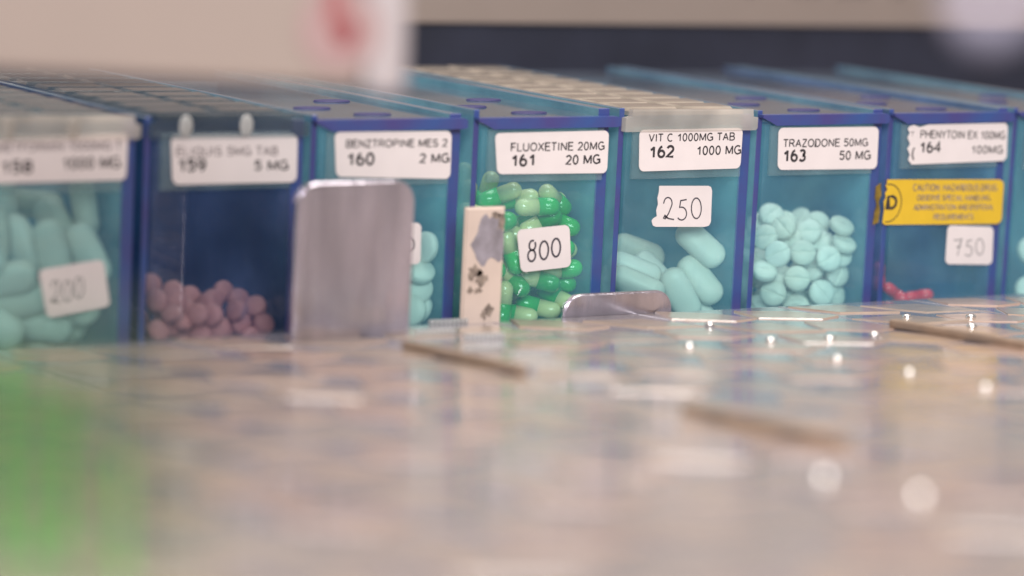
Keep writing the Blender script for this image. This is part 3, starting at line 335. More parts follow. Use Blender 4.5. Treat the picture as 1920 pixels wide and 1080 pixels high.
# plain sans-serif capitals: (advance width, strokes) with cap height 1
GLYPH = {
 ' ': (.30, []), 'A': (.72, [[(.04, 0), (.36, .98)], [(.36, .98), (.68, 0)], [(.15, .34), (.57, .34)]]),
 'B': (.68, [[(.08, .5), (.08, 1), (.38, 1)]+E(.38, .76, .22, .24, 90, -90)+[(.08, .52)], [(.08, .52), (.08, 0), (.40, 0)]+E(.40, .26, .24, .26, -90, 90)]),
 'C': (.72, [E(.39, .5, .33, .5, 50, 310, 20)]), 'D': (.72, [[(.08, 0), (.08, 1), (.32, 1)]+E(.32, .5, .34, .5, 90, -90, 18)+[(.08, 0)]]),
 'E': (.64, [[(.60, 1), (.08, 1), (.08, 0), (.62, 0)], [(.08, .53), (.55, .53)]]), 'F': (.60, [[(.58, 1), (.08, 1), (.08, 0)], [(.08, .52), (.50, .52)]]),
 'G': (.78, [E(.40, .5, .34, .5, 48, 300, 20)+[(.70, .12), (.70, .46), (.42, .46)]]), 'H': (.74, [[(.08, 0), (.08, 1)], [(.66, 0), (.66, 1)], [(.08, .53), (.66, .53)]]),
 'I': (.26, [[(.13, 0), (.13, 1)]]), 'L': (.56, [[(.08, 1), (.08, 0), (.54, 0)]]),
 'M': (.86, [[(.08, 0), (.08, 1)], [(.10, .98), (.43, .08)], [(.43, .08), (.76, .98)], [(.78, 1), (.78, 0)]]), 'N': (.74, [[(.08, 0), (.08, 1)], [(.10, .96), (.64, .04)], [(.66, 0), (.66, 1)]]),
 'O': (.80, [E(.40, .5, .34, .5, 90, 450, 26)]), 'P': (.66, [[(.08, 0), (.08, 1), (.36, 1)]+E(.36, .74, .25, .26, 90, -90)+[(.08, .48)]]),
 'Q': (.80, [E(.40, .5, .34, .5, 90, 450, 26), [(.46, .24), (.74, -.05)]]),
 'R': (.72, [[(.08, 0), (.08, 1), (.38, 1)]+E(.38, .75, .25, .25, 90, -90)+[(.08, .5)], [(.40, .5), (.68, 0)]]),
 'S': (.68, [E(.34, .74, .25, .25, 30, 250)+E(.34, .26, .27, .26, 75, -160)]), 'T': (.62, [[(.02, 1), (.60, 1)], [(.31, 1), (.31, 0)]]),
 'U': (.74, [[(.08, 1), (.08, .32)]+E(.37, .30, .29, .30, 180, 360)+[(.66, 1)]]), 'V': (.68, [[(.04, 1), (.34, .02)], [(.34, .02), (.64, 1)]]),
 'X': (.68, [[(.03, 0), (.64, 1)], [(.04, 1), (.66, 0)]]), 'Y': (.68, [[(.02, 1), (.34, .44), (.66, 1)], [(.34, .44), (.34, 0)]]), 'Z': (.64, [[(.06, 1), (.58, 1)], [(.56, .97), (.07, .03)], [(.04, 0), (.60, 0)]]),
 '0': (.60, [E(.30, .5, .23, .5, 90, 450, 22)]), '1': (.56, [[(.38, 1), (.38, 0)], [(.12, .70), (.24, .77), (.38, .95)]]),
 '2': (.60, [E(.30, .72, .23, .28, 165, -35)+[(.06, 0), (.56, 0)]]), '3': (.60, [E(.29, .76, .21, .24, 150, -80)+E(.29, .27, .24, .27, 80, -150)]),
 '4': (.60, [[(.42, 0), (.42, 1), (.04, .30), (.58, .30)]]), '5': (.60, [[(.54, 1), (.14, 1), (.09, .54)]+E(.29, .33, .25, .31, 120, -150)]),
 '6': (.60, [E(.31, .30, .23, .30, 150, 510, 20), E(.42, .36, .35, .64, 100, 185, 10)]), '8': (.60, [E(.30, .75, .21, .24, 90, 450, 18), E(.30, .26, .24, .27, 90, 450, 18)]),
 '9': (.60, [E(.29, .70, .23, .30, -30, 330, 20), E(.18, .64, .35, .64, -80, 5, 10)]),
 ':': (.28, [[(.14, .02), (.14, .14)], [(.14, .60), (.14, .72)]]), ',': (.28, [[(.15, .10), (.08, -.16)]]), '(': (.34, [E(.62, .38, .50, .72, 130, 230, 12)]),
}
def text_mesh(name, txt, x0, z0, x1, z1, h, weight, y, mat, parent, ox):
    h *= 1.07
    bm = bmesh.new(); total = sum(GLYPH[c][0]+.10 for c in txt)-.10
    def close(bm):
        for f in bm.faces:
            if f.normal.y > 0: f.normal_flip()
        return finish(name, bm, mat, parent)
    kx = (x1-x0)/total; w = h*(.145+.05*weight); pen = 0; q = 0
    for c in txt:
        adv, strokes = GLYPH[c]
        if c == ' ' and bm.verts: close(bm); bm = bmesh.new()
        for st in strokes:
            pts = [(x0-ox+(pen+px)*kx, z0+(z1-z0)*(pen/total)+w/2+pz*(h-w)) for px, pz in st]
            clean = [pts[0]]
            for p in pts[1:]:
                if math.dist(p, clean[-1]) > 1e-4: clean.append(p)
            ribbon(bm, clean, w, y-.004*(q % 3)); q += 1
        pen += adv+.10
    close(bm)
# ---------------------------------------------------------------- pill drawers
XOFF = {161: 1.0, 162: .3, 160: -.3}
DRAWERS = {
 158: ('frost', 'blue drawer marked 158 with a clear frosted lid and a tilted 200 sticker'),
 159: ('frost', 'dark navy drawer marked 159 with a clear frosted lid and no number sticker'),
 160: ('blue', 'blue drawer marked 160 standing behind the tall metal tab'),
 161: ('blue', 'blue drawer marked 161 full of green capsules with an 800 sticker'),
 162: ('frost', 'blue drawer marked 162 with a clear frosted lid and a torn 250 sticker'),
 163: ('blue', 'blue drawer marked 163 with round white tablets and no number sticker'),
 164: ('blue', 'blue drawer marked 164 with a yellow caution sticker and a 750 sticker'),
 165: ('blue', 'teal drawer beside the one with the yellow caution sticker, mostly out of view'),
}
GR = 'pill drawers in the row'
lid_tile_me = {}
def frost_tile(k):
    if k not in lid_tile_me:
        bm = bmesh.new(); r = random.Random(k)
        j = lambda: r.uniform(-.5, .5)
        prism_z(bm, [(-8+j(), -4.6+j()), (7.6+j(), -5+j()), (8+j(), 4.4+j()), (-7.4+j(), 4.8+j())], 0, .7, .8)
        for v in bm.verts: v.co *= U
        me = bpy.data.meshes.new('tile'); bm.to_mesh(me); bm.free(); me.materials.append(M['frost_clear'] if k > 9 else M['frost_tile']); lid_tile_me[k] = me
    return lid_tile_me[k]
for no, (kind, lab) in DRAWERS.items():
    X0 = 42*(no-159)+XOFF.get(no, 0)
    navy = no == 159
    t = empty('pill_drawer', (X0, 0, 0), lab, 'pill drawer', GR)
    sm = M['side_navy'] if navy else M['side_blue'] if no == 164 else M['side']
    rw0, rw1 = (35.0, 38.2) if no == 161 else (36.5, 39.6)
    # walls: big faces teal, narrow front and top edges indigo
    for a, b in ((-.2, 1.3), (rw0, rw1)):
        bm = bmesh.new(); box(bm, a, b, 1.2, 125, -58, (1.6 if no in (161, 162) else .7) if kind == 'blue' or a < 0 else -.2, 0, .15, 1, None)
        for f in bm.faces:
            if abs(f.normal.y) > .5: f.material_index = 1
            elif f.normal.z > .5: f.material_index = 2
        finish('side_wall', bm, [sm, M['edge'], M['edge_top']], t)
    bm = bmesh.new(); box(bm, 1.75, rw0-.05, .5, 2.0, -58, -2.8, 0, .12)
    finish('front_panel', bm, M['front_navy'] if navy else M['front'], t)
    bm = bmesh.new(); box(bm, 1.75, rw0-.05, 122.5, 124.5, -58, -2.8)
    finish('back_wall', bm, M['back_navy'] if navy else M['back'], t)
    bm = bmesh.new(); box(bm, 1.75, rw0-.05, 2.1, 122.4, -58, -56.2)
    finish('floor_panel', bm, sm, t)
    # clear plate that carries the printed label
    bm = bmesh.new(); box(bm, 3.0, 35.6, -.75, .45, -15.6 if no != 164 else -14.6, -3.0, 0, .15)
    finish('label_holder', bm, M['holder'], t)
    if kind == 'blue':
        bm = bmesh.new()
        # lip along the front, with the left end cut back, then the lid plate between the walls
        o = [(-.3, -.9), (2.2, -2.0), (4.0, -2.9), (38.9, -2.7), (40.0, -2.4), (40.0, -.6), (39.0, -.15), (2.0, -.2), (-.3, -.2)]
        poly(bm, o, -1.3, 1.0, 1)
        box(bm, 1.9, rw0-.2, 1.1, 122, -2.2, -.25, 0)
        ld = finish('lid', bm, [M['lid'], M['edge']], t)
        for k, (hx, hy) in enumerate(((20, 9), (12, 24), (26, 40))):
            bm = bmesh.new()
            pts = [(hx+5*math.cos(a*math.pi/8), hy+2.6*math.sin(a*math.pi/8)) for a in range(16)]
            prism_z(bm, pts, -.2, .15, .3)
            finish('finger_slot', bm, M['slot'], ld)
    else:
        bm = bmesh.new()
        # frosted lid: tall front lip with cut corners, thin plate behind
        o = [(-.1, -3.9), (39.0, -3.9), (39.6, -3.4), (39.6, -.7), (38.2, -.5), (38.0, 1.3), (2.0, 1.6), (1.7, -.2), (-.1, -.5)]
        poly(bm, o, -1.5, .3)
        box(bm, 1.9, rw0-.2 if no != 161 else 34.8, .4, 122, -.1, .9)
        ld = finish('lid', bm, M['frost_clear'] if no == 159 else M['frost'], t)
        for k in range(2):
            for q in range(10):
                o = link('tile', frost_tile(rnd.randrange(5)+(10 if no != 162 else 0)), ld, (10.2+17.4*k, 8+11.6*q, .95))
        for k, bx in enumerate((8.5, 23.5) if no != 162 else ()):          # bumps added to the lip to stand for bright lamp reflections
            bm = bmesh.new(); bmesh.ops.create_uvsphere(bm, u_segments=16, v_segments=10, radius=1)
            for v in bm.verts: v.co = Vector((bx+v.co.x*1.7, -1.5+v.co.y*.45, -1.2+v.co.z*2.5))
            finish('lip_boss', bm, M['boss'] if no == 159 else M['frost'], ld, smooth=True)
    # printed label
    if no in PAPERS:
        pts = None
        if no == 164:
            pts = [(0, .9), (.02, .8), (-.005, .68), (.02, .52), (-.01, .4), (.015, .25), (-.005, .12), (.03, 0), (.97, .03), (1, .12), (.995, .9), (.97, .99), (.2, 1.0), (.12, .94), (.06, 1.0), (.02, .97)]
        lb = paper('label', PAPERS[no], M['paper'], -.85, t, X0, .14, pts)
        for (s, x0, z0, x1, z1, h, wt) in TEXTS[no]:
            text_mesh('lettering', s, x0, z0, x1, z1, h, wt, -1.02, M['ink_faint'] if (wt == 0 and no in (158, 159)) else M['ink'], lb, X0)
    if no == 158:
        s = paper('number_sticker', PAPERS['200'], M['paper'], .42, t, X0, .12)
        handwriting(s, WRITING['200'], '200', M['pencil'], .42, .24, X0)
    if no == 160:
        s = paper('number_sticker', PAPERS['160st'], M['paper'], .42, t, X0, .12)
        handwriting(s, WRITING['160st'], '500', M['pen'], .35, .24, X0)
    if no == 161:
        s = paper('number_sticker', PAPERS['800'], M['paper'], .42, t, X0, .14)
        handwriting(s, WRITING['800'], '800', M['pen'], .5, .24, X0)
    if no == 162:
        s = paper('number_sticker', PAPERS['250'], M['paper'], .42, t, X0, .1,
                  [(.07, 1), (.93, 1), (.98, .97), (1, .88), (1, .12), (.97, .03), (.9, 0), (.08, 0), (.03, .03), (0, .14), (.02, .2), (.08, .26), (.06, .4), (.08, .55), (.06, .7), (.075, .85)])
        s['label'] = 'white sticker with a torn left edge and a handwritten 250'
        handwriting(s, WRITING['250'], '250', M['pen'], .34, .24, X0)
    if no == 164:
        s = paper('number_sticker', PAPERS['750'], M['paper'], .42, t, X0, .14)
        handwriting(s, WRITING['750'], '750', M['pencil'], .36, .24, X0)
        s = paper('caution_sticker', PAPERS['caution'], M['yellow'], .3, t, X0, .1,
                  [(.03, 1), (.96, 1), (.985, .97), (1, .9), (1, .1), (.985, .03), (.96, 0), (.02, 0), (0, .04), (.005, .2), (.012, .35), (.006, .5), (.022, .6), (.016, .7), (.035, .78), (.02, .85), (.03, .93)])
        s['label'] = 'yellow caution sticker torn at its left edge'
        for (q, x0, z0, x1, z1, h, wt) in TEXTS['caution']:
            text_mesh('lettering', q, x0, z0, x1, z1, h, wt, .1, M['ink'] if q == 'D' else M['scrap'], s, X0)
        bm = bmesh.new()
        cs = [(210.4+4.3*math.cos(a), -23.5+4.9*math.sin(a)) for a in [math.radians(-100+200*i/20) for i in range(21)]]
        ribbon(bm, [(x-X0, z) for x, z in cs], .28, .1)
        for f in bm.faces:
            if f.normal.y > 0: f.normal_flip()
        finish('ring_mark', bm, M['ink'], s)
        bm = bmesh.new()
        fl = [(206.6, -19.2), (208.2, -18.3), (208.6, -21.5), (207.9, -23.2), (208.5, -25.5), (208.2, -28.6), (206.4, -29.2), (206.7, -25.8), (207.2, -24.0), (206.5, -22.0)]
        poly(bm, [(x-X0, z) for x, z in fl], .9, 1.05)
        finish('torn_flap', bm, M['torn'], t)  # dark yellow piece painted as the sticker's reflection in the wall

# ---------------------------------------------------------------- pills
def tablet_mesh(name, R_, H, mat, score=True, seg=24):
    bm = bmesh.new()
    prof = [(0, H), (R_*.45, H*.93), (R_*.75, H*.80), (R_*.92, H*.60), (R_, H*.42), (R_, -H*.42), (R_*.92, -H*.60), (R_*.75, -H*.80), (R_*.45, -H*.93), (0, -H)]
    rings = []
    for r, z in prof:
        if r == 0: rings.append([bm.verts.new((0, 0, z))])
        else:
            ring = []
            for i in range(seg):
                a = 2*math.pi*i/seg; x, y = r*math.cos(a), r*math.sin(a)
                ring.append(bm.verts.new((x, y, z)))
            rings.append(ring)
    for A, B in zip(rings, rings[1:]):
        for i in range(seg):
            j = (i+1) % seg
            if len(A) == 1: bm.faces.new((A[0], B[i], B[j]))
            elif len(B) == 1: bm.faces.new((A[i], B[0], A[j]))
            else: bm.faces.new((A[i], B[i], B[j], A[j]))
    bmesh.ops.recalc_face_normals(bm, faces=bm.faces)
    if score:      # a pressed groove across the face
        bmesh.ops.bisect_plane(bm, geom=bm.verts[:]+bm.edges[:]+bm.faces[:], plane_co=(0, .22, 0), plane_no=(0, 1, 0))
        bmesh.ops.bisect_plane(bm, geom=bm.verts[:]+bm.edges[:]+bm.faces[:], plane_co=(0, -.22, 0), plane_no=(0, 1, 0))
        bmesh.ops.bisect_plane(bm, geom=bm.verts[:]+bm.edges[:]+bm.faces[:], plane_co=(0, 0, 0), plane_no=(0, 1, 0))
        for v in bm.verts:
            if abs(v.co.y) < .02 and v.co.z > H*.45: v.co.z -= .38
    for v in bm.verts: v.co *= U
    me = bpy.data.meshes.new(name); bm.to_mesh(me); bm.free(); me.materials.append(mat)
    me.polygons.foreach_set('use_smooth', [True]*len(me.polygons)); return me
def long_mesh(name, L, Wd, T, mat, seg=20):
    """oblong tablet: length along x, width y, thickness z"""
    bm = bmesh.new(); rows = []
    n = 14
    for i in range(n+1):
        a = math.pi*i/n; x = -math.cos(a)
        # stadium profile
        e = L/2-Wd/2; px = (e if x > 0 else -e)+Wd/2*x if abs(x) > .02 else 0
        k = math.sqrt(max(0, 1-x*x))**.9
        if i in (0, n): rows.append([bm.verts.new((px, 0, 0))]); continue
        ring = []
        for j in range(seg):
            b = 2*math.pi*j/seg; c, s = math.cos(b), math.sin(b)
            ring.append(bm.verts.new((px, Wd/2*k*math.copysign(abs(c)**.8, c), T/2*math.copysign(abs(s)**.8, s)*(k**.6))))
        rows.append(ring)
    for A, B in zip(rows, rows[1:]):
        for i in range(seg):
            j = (i+1) % seg
            if len(A) == 1: bm.faces.new((A[0], B[i], B[j]))
            elif len(B) == 1: bm.faces.new((A[i], B[0], A[j]))
            else: bm.faces.new((A[i], B[i], B[j], A[j]))
    bmesh.ops.recalc_face_normals(bm, faces=bm.faces)
    for v in bm.verts: v.co *= U
    me = bpy.data.meshes.new(name); bm.to_mesh(me); bm.free(); me.materials.append(mat)
    me.polygons.foreach_set('use_smooth', [True]*len(me.polygons)); return me
def half_capsule(name, L, R_, sgn, mat, seg=18):
    """half of a capsule: open at x=0, domed end at sgn*L/2"""
    bm = bmesh.new(); rows = [[(0, R_)], ]
    prof = [(0, R_)]+[(L/2-R_+R_*math.sin(a), R_*math.cos(a)) for a in [math.pi/2*i/7 for i in range(8)]]
    rings = []
    for x, r in prof:
        if r < 1e-5: rings.append([bm.verts.new((sgn*x, 0, 0))])
        else: rings.append([bm.verts.new((sgn*x, r*math.cos(2*math.pi*j/seg), r*math.sin(2*math.pi*j/seg))) for j in range(seg)])
    for A, B in zip(rings, rings[1:]):
        for i in range(seg):
            j = (i+1) % seg
            bm.faces.new((A[i], B[0], A[j]) if len(B) == 1 else (A[i], B[i], B[j], A[j]))
    bm.faces.new(rings[0])
    bmesh.ops.recalc_face_normals(bm, faces=bm.faces)
    for v in bm.verts: v.co *= U
    me = bpy.data.meshes.new(name); bm.to_mesh(me); bm.free(); me.materials.append(mat)
    me.polygons.foreach_set('use_smooth', [len(p.vertices) < 5 for p in me.polygons]); return me
ME = {
 '163': tablet_mesh('round_tablet', 3.35, 1.55, M['white_pill']),
 '160': tablet_mesh('round_tablet', 3.7, 1.6, M['white_pill'], False),
 '159': tablet_mesh('small_tablet', 2.6, 1.45, M['pink_pill'], False, 18),
 '162': long_mesh('oblong_tablet', 14.2, 7.2, 5.6, M['white_pill']),
 '158': long_mesh('oblong_tablet', 14.6, 7.6, 5.4, M['white_pill']),
 '165': tablet_mesh('round_tablet', 4, 1.8, M['white_pill'], False),
}
ME['capw'] = half_capsule('capsule_body', 11.4, 2.12, -1, M['cap_white'])
ME['capg'] = half_capsule('capsule_cap', 11.4, 2.24, 1, M['cap_green'])
ME['capr'] = half_capsule('capsule_body', 8.2, 1.55, -1, M['cap_red'])
ME['caps'] = half_capsule('capsule_cap', 8.2, 1.62, 1, M['cap_red'])
INFO = {
 '163': ('round_tablet', 'round white scored tablet piled in the drawer marked 163', 'tablet', 'round tablets in drawer 163'),
 '160': ('round_tablet', 'round white tablet in the drawer marked 160, behind the tall metal tab', 'tablet', 'round tablets in drawer 160'),
 '159': ('small_tablet', 'small pale pink tablet lying in the drawer marked 159', 'tablet', 'pink tablets in drawer 159'),
 '162': ('oblong_tablet', 'oblong white tablet in the lower heap of the drawer marked 162', 'tablet', 'oblong tablets in drawer 162'),
 '158': ('oblong_tablet', 'oblong white tablet piled in the drawer marked 158', 'tablet', 'oblong tablets in drawer 158'),
 '165': ('round_tablet', 'pale tablet in the drawer beside the one with the caution sticker', 'tablet', 'tablets in the last drawer'),
 '161': ('capsule', 'green and cream capsule heaped in the drawer marked 161', 'capsule', 'green and cream capsules in drawer 161'),
 '164': ('capsule', 'red capsule on the floor of the drawer marked 164', 'capsule', 'red capsules in drawer 164'),
}
OWN = {
 ('162', 0): 'oblong white tablet lying highest, just under the torn 250 sticker',
 ('162', 1): 'oblong white tablet lying right below the highest tablet in drawer 162',
 ('162', 2): 'oblong tablet at the back of drawer 162, highest at its left side',
 ('162', 3): 'oblong tablet on its edge at the lower left corner of drawer 162',
 ('163', 6): 'round tablet seen edge-on at the top right of the pile in drawer 163',
 ('161', 0): 'capsule just above the right end of the 800 sticker, cream end upward',
 ('161', 12): 'capsule lowest at the front of drawer 161, beside the low metal tab',
 ('164', 2): 'red capsule standing upright against the left wall of drawer 164',  # added capsule stands in for a red reflection in the wall
 ('158', 2): 'oblong tablet standing upright at the top of the pile in drawer 158',
}
for b, rows in PILLS.items():
    nm, lab, cat, gp = INFO[b]
    for k, (x, y, z, qw, qx, qy, qz) in enumerate(rows):
        q = Quaternion((qw, qx, qy, qz))
        if cat == 'capsule':
            o = bpy.data.objects.new(nm, None); COL.objects.link(o); o.empty_display_size = .02
            a, c = ('capw', 'capg') if b == '161' else ('capr', 'caps')
            link('capsule_body', ME[a], o); link('capsule_cap', ME[c], o)
        else: o = link(nm, ME[b])
        o.rotation_mode = 'QUATERNION'; o.rotation_quaternion = q
        # keep the pill inside its drawer: clear of the front panel, the side walls and the floor
        x0 = 42*(int(b)-159)+XOFF.get(int(b), 0); rw = (35.0 if b == '161' else 36.5)+x0
        vs = [q @ v.co for me in ([ME[a], ME[c]] if cat == 'capsule' else [ME[nm if False else b]]) for v in me.vertices]
        lo = [min(v[i] for v in vs)/U for i in range(3)]; hi = max(v[0] for v in vs)/U
        x = min(max(x, x0+1.9-lo[0]), rw-.25-hi); y = max(y, 2.3-lo[1]); z = max(z, -56-lo[2])
        o.location = Vector((x, y, z))*U
        tag(o, OWN.get((b, k), lab), cat, gp)

# ---------------------------------------------------------------- clear lids of the lower drawers, in front
TILT = math.radians(3.21)
E0 = Vector((95.6, -12.0, -47.0))
def on_tray(u, v, h=0):
    return Vector((u, E0.y-v*math.cos(TILT)-h*-math.sin(TILT)*-1, E0.z+v*math.sin(TILT)+h*math.cos(TILT)))
cell_me = []
for k in range(8):
    r = random.Random(40+k); bm = bmesh.new(); j = lambda s=1.2: r.uniform(-s, s)
    if k % 2: o = [(-9+j(), 7+j()), (-4+j(), -9+j()), (9+j(), -11+j()), (5+j(), 6+j())]
    else: o = [(-9.5+j(), -3+j()), (0+j(), -11+j()), (9+j(), -8+j()), (6+j(), 4+j()), (-4+j(), 10+j())]
    o = [(x*1.13, y*1.13) for x, y in o]
    prism_z(bm, o, -.3, .22+r.uniform(0, .14), .3)
    bmesh.ops.bevel(bm, geom=[e for e in bm.edges if all(v.co.z > .1 for v in e.verts)], offset=.04, segments=2, affect='EDGES')
    for v in bm.verts: v.co *= U
    me = bpy.data.meshes.new('tile'); bm.to_mesh(me); bm.free(); me.materials.append(M['tiles'][k % 4]); cell_me.append(me)
bm = bmesh.new(); bmesh.ops.create_uvsphere(bm, u_segments=14, v_segments=8, radius=1.3)  # shiny domes added to catch lamp light as point highlights
for v in bm.verts: v.co.z *= .6
for v in bm.verts: v.co *= U
glint_dome_me = bpy.data.meshes.new('pip'); bm.to_mesh(glint_dome_me); bm.free(); glint_dome_me.materials.append(M['pip']); glint_dome_me.polygons.foreach_set('use_smooth', [True]*len(glint_dome_me.polygons))
bm = bmesh.new()
for i in range(9): box(bm, -5+i*1.15, -5+i*1.15+.8, -.9, .9, 0, 1.3, 0, .25, 2)
for v in bm.verts: v.co *= U
grip_me = bpy.data.meshes.new('ribbed_grip'); bm.to_mesh(grip_me); bm.free(); grip_me.materials.append(M['grip'])
GLINTS = [(121.4, 58.8), (98, 60.3), (114.1, 92.2), (113.5, 117.1), (112.7, 142), (126.7, 28), (14.1, 216.9), (16.5, 238), (181.4, 33.3), (196.1, 39.6), (182.6, 55.8), (135.6, 62), (150, 60)]
WHERE = {-4: 'farthest left and nearest the camera', -3: 'below the green bottle', -2: 'just right of the green bottle', -1: 'in front of the tilted 200 sticker',
         0: 'carrying the tall metal tab', 1: 'carrying the stained cream strip', 2: 'in front of the low metal tab', 3: 'with the farther brown rail, at the drawer marked 163',
         4: 'in front of the yellow caution sticker', 5: 'farthest right of the lower lids'}
for k in range(-4, 6):
    X0 = 42*k
    t = empty('clear_lid', (X0, E0.y, E0.z), 'clear glossy lid over tan cells, '+WHERE[k], 'lid', 'clear lids of the lower drawers', (-TILT, 0, 0))
    bm = bmesh.new(); box(bm, .3, 41.7, -470, 1.5, -3.4, 0, 0, .4, 2)
    finish('pane', bm, M['pane'], t)
    for q in range(13):
        for h in range(2):
            o = link('tile', cell_me[rnd.randrange(8)], t, (10.8+20.6*h, -10-25*q-(5 if h else 0), 0))
            o.rotation_euler = (math.radians(rnd.uniform(-.6, .6)), math.radians(rnd.uniform(-.6, .6)), math.radians(rnd.uniform(-8, 8)))
    for pu, pv in GLINTS:
        if X0 <= pu < X0+42: link('pip', glint_dome_me, t, (pu-X0, -pv, .4)).scale = (1.35, 1.35, 1.35) if pv > 200 else (1, 1, 1)
    if k == 1:
        for q in range(4):
            link('ribbed_grip', grip_me, t, (30-7*q+rnd.uniform(-1, 1), 3.4-31.5*q-(3 if q == 0 else 0), .0))
            link('ribbed_grip', grip_me, t, (16-5.5*q, -18-30*q, .3))
    if k in (0, 3):
        for q in ((62,) if k == 0 else (72,)):
            bm = bmesh.new(); box(bm, -1.3, 1.3, -24, 24, .1, 2.2, 0, .6, 2)
            finish('rail', bm, M['bar'], t, (39 if k == 0 else 39, -q, 0))
        if k == 0:
            bm = bmesh.new(); box(bm, -1.3, 1.3, -24, 24, .1, 2.2, 0, .6, 2)
            finish('rail', bm, M['bar'], t, (38, -168, 0))

# ---------------------------------------------------------------- upright metal tabs and the strip
def tab_thing(name, label, cat, x0, x1, y, z0, z1, th, r, mats, round_top=True):
    t = empty(name, ((x0+x1)/2, y, z0), label, cat)
    w = x1-x0; h = z1-z0
    pts = [(-w/2, 0), (w/2, 0)]
    if round_top:
        pts += [(w/2-r+r*math.cos(a), h-r+r*math.sin(a)) for a in [math.pi/2*i/8 for i in range(9)]]
        pts += [(-w/2+r-r*math.sin(a), h-r+r*math.cos(a)) for a in [math.pi/2*i/8 for i in range(9)]]
    else: pts += [(w/2, h), (-w/2, h)]
    bm = bmesh.new(); poly(bm, pts, 0, th)
    es = [e for e in bm.edges if abs(e.verts[0].co.y-e.verts[1].co.y) < 1e-5]
    bmesh.ops.bevel(bm, geom=es, offset=.45, segments=3, affect='EDGES')
    o = finish('plate', bm, mats, t, smooth=True, angle=40)
    return t
tab_thing('metal_tab', 'tall upright brushed metal tab with rounded corners', 'metal tab', 23.0, 52.6, -28, -46.6, -10.8, 2.4, 5.2, M['steel'])
tab_thing('metal_tab', 'low metal tab with rounded corners before drawers 161 and 162', 'metal tab', 105.0, 136.6, -10.5, -58, -41.6, 1.6, 5.0, M['steel'])
t = tab_thing('label_strip', 'narrow cream strip with a grey smudge before drawer 161', 'label strip', 76.0, 86.8, -11.5, -48, -19.8, 1.2, 1, M['strip'], False)
r = random.Random(5)
def blob(cx, cz, rx, rz, n=26, rough=.25):
    k1, k2 = r.uniform(0, 6), r.uniform(0, 6)
    return [(cx+rx*math.cos(2*math.pi*i/n)*(1+rough*math.sin(3*2*math.pi*i/n+k1)+rough*.6*r.uniform(-1, 1)),
             cz+rz*math.sin(2*math.pi*i/n)*(1+rough*math.sin(4*2*math.pi*i/n+k2)+rough*.5*r.uniform(-1, 1))) for i in range(n)]
bm = bmesh.new(); poly(bm, [(max(-5.2, min(5.2, x)), z) for x, z in blob(1.5, 20.8, 4.2, 6.2, 26, .2)], -.10, 0)
finish('smudge', bm, M['smudge'], t)
for cx, cz, rx, rz in ((-2.6, 13.0, 1.7, 1.5), (-.6, 11.4, 1.6, 1.6), (-3.4, 8.8, .8, .7), (-1.2, 8.6, .9, .6), (2.0, 3.8, 1.2, 1.3), (.7, 2.7, .7, 1.0), (2.9, 26.2, 1.6, .7), (4.2, 24.6, .9, 2.0)):
    bm = bmesh.new(); poly(bm, [(max(-5.3, min(5.3, x)), z) for x, z in blob(cx, cz, rx, rz, 18, .38)], -.16, -.02)
    finish('torn_scrap', bm, M['scrap'], t)

# ---------------------------------------------------------------- green things near the lens, lower left
GX, GY, GZ, GH = -209.9, -422.7, -24.05, 54.5
STREAK_FINS = [(-123.6, 205.8, 26.4, 2.0), (-124.5, 218.8, 25.0, 1.3), (-116.0, 209.6, 20.4, 1.6), (-119.4, 236.3, 16.0, 1.2)]
STREAK_FINL = ['green translucent fin, leftmost of the four on the lids', 'green translucent fin, second from the left of the four', 'green translucent fin, third from the left and shorter', 'green translucent fin standing apart to the right of the other three']
t = empty('green_bottle', (GX, GY, GZ), 'translucent green bottle close to the lens at the lower left', 'bottle')
def lathe(name, prof, mat, parent, seg=48):
    bm = bmesh.new(); prev = None
    for rr, z in prof:
        ring = [bm.verts.new((rr*math.cos(2*math.pi*i/seg), rr*math.sin(2*math.pi*i/seg), z)) for i in range(seg)]
        if prev:
            for i in range(seg): bm.faces.new((prev[i], prev[(i+1) % seg], ring[(i+1) % seg], ring[i]))
        else: bm.faces.new(ring[::-1])
        prev = ring
    bm.faces.new(prev)
    return finish(name, bm, mat, parent, smooth=True, angle=35)
H = GH
lathe('bottle_body', [(11.4, 0), (12.2, .8), (12.2, H-9), (11.2, H-7.6), (9.4, H-7)], M['green'], t)
cp = lathe('bottle_cap', [(10.2, H-6.9), (10.8, H-6.4), (10.8, H-.8), (10.2, H)], M['green_dark'], t)
for k, (u, v, hh, w) in enumerate(STREAK_FINS):  # fins added to stand in for green streaks of light
    p = on_tray(u, v, 0)
    t = empty('green_fin', tuple(p), STREAK_FINL[k], 'plastic fin', 'upright green fins on the clear lids')
    bm = bmesh.new(); box(bm, -w/2, w/2, -1.2, 1.2, 0, hh, 0, .4, 2)
    finish('blade', bm, M['green_rib'], t)
    bm = bmesh.new(); box(bm, -w/2-.8, w/2+.8, -2.2, 2.2, .05, .9, 0, .3, 2)
    finish('foot', bm, M['green_rib'], t)

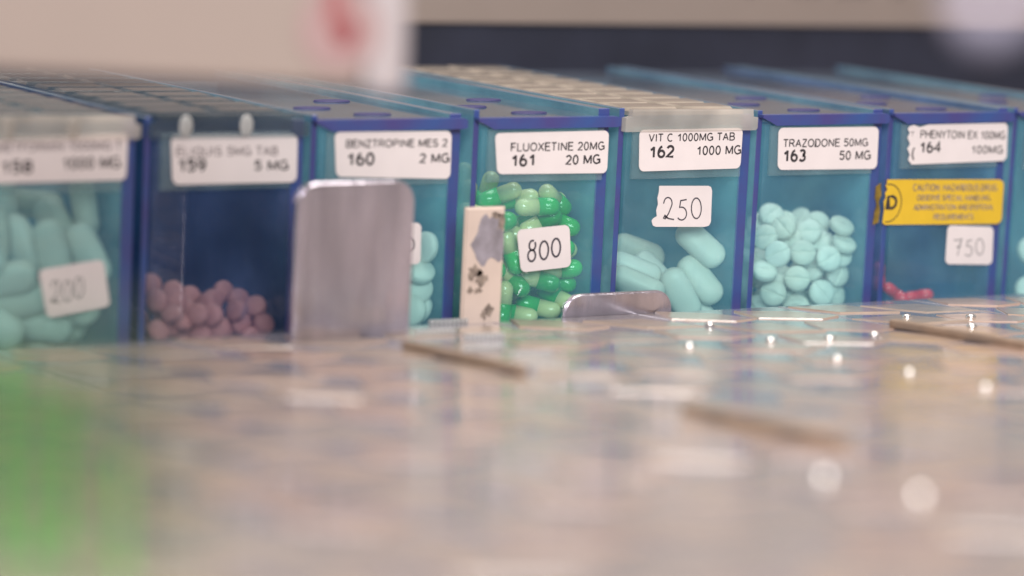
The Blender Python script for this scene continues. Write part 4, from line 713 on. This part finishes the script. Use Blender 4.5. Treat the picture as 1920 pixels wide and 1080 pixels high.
# ---------------------------------------------------------------- pale panel hanging near the lens, upper left
px, py, pz = -38.5, -178.5, 23.3
ang = -YAW
t = empty('hanging_panel', (px, py, pz), 'pale hanging panel with a blurred red emblem, upper left', 'panel', rot=(0, 0, ang))
bm = bmesh.new(); box(bm, -84, -7.2, 0, 5, .6, 60, 0, 1, 2); finish('cream_face', bm, M['cream'], t)
bm = bmesh.new(); box(bm, -7, 0, -.4, 5, 0, 60, 0, 1, 2); finish('pale_end', bm, M['pale'], t)
bm = bmesh.new(); poly(bm, [(-10.9+6.6*math.cos(2*math.pi*i/28), 10.2+6.9*math.sin(2*math.pi*i/28)) for i in range(28)], -.66, -.50)
em = finish('emblem', bm, M['pinkish'], t)
bm = bmesh.new(); poly(bm, [(x-1.7, z+2.6) for x, z in [(-9.6, 4.8), (-7.6, 4.6), (-6.2, 6.2), (-6.3, 8.0), (-7.6, 9.6), (-9.2, 8.6), (-9.9, 6.4)]], -.75, -.62); finish('red_mark', bm, M['red'], em)
bm = bmesh.new(); poly(bm, [(x-1.7, z+2.6) for x, z in [(-10.8, 7.2), (-9.2, 6.8), (-8.4, 9.7), (-8.8, 14.5), (-11.6, 14.5), (-11.4, 10)]], -.9, -.78); finish('dark_mark', bm, M['maroon'], em)

# ---------------------------------------------------------------- behind the drawers
t = empty('back_board', (260, 160, -60), 'black board behind the pill drawers under a cream printed strip', 'board')
bm = bmesh.new(); box(bm, -420, 420, 0, 6, 0, 70.0, 0, .5); finish('board_face', bm, M['black'], t)
bm = bmesh.new(); box(bm, -420, 420, -1.2, 6, 70.2, 96, 0, .5); st = finish('printed_strip', bm, M['cream'], t)
for cx, w in ((-40.5, 9), (-21, 8), (41, 12), (60, 14), (20, 5), (-60, 6), (78, 7), (-80, 8), (98, 9)):
    bm = bmesh.new(); poly(bm, [(cx-w/2, 80.2), (cx+w/2, 80.2), (cx+w/2, 86), (cx-w/2, 86)], -1.5, -1.3)
    finish('printed_mark', bm, M['maroon'] if False else M['scrap'], st)

# ---------------------------------------------------------------- added ball and cord standing in for a blurred glow, upper right
t = empty('pull_cord', (-96.5, -388.7, 52.7), 'pale lavender ball on a cord hanging at the upper right, out of focus', 'pull cord')
bm = bmesh.new(); bmesh.ops.create_uvsphere(bm, u_segments=24, v_segments=16, radius=2.6)
finish('ball', bm, M['knob'], t, smooth=True)
bm = bmesh.new(); box(bm, -.35, .35, -.35, .35, 2.4, 40, 0, .12, 2); finish('cord', bm, M['knob'], t)
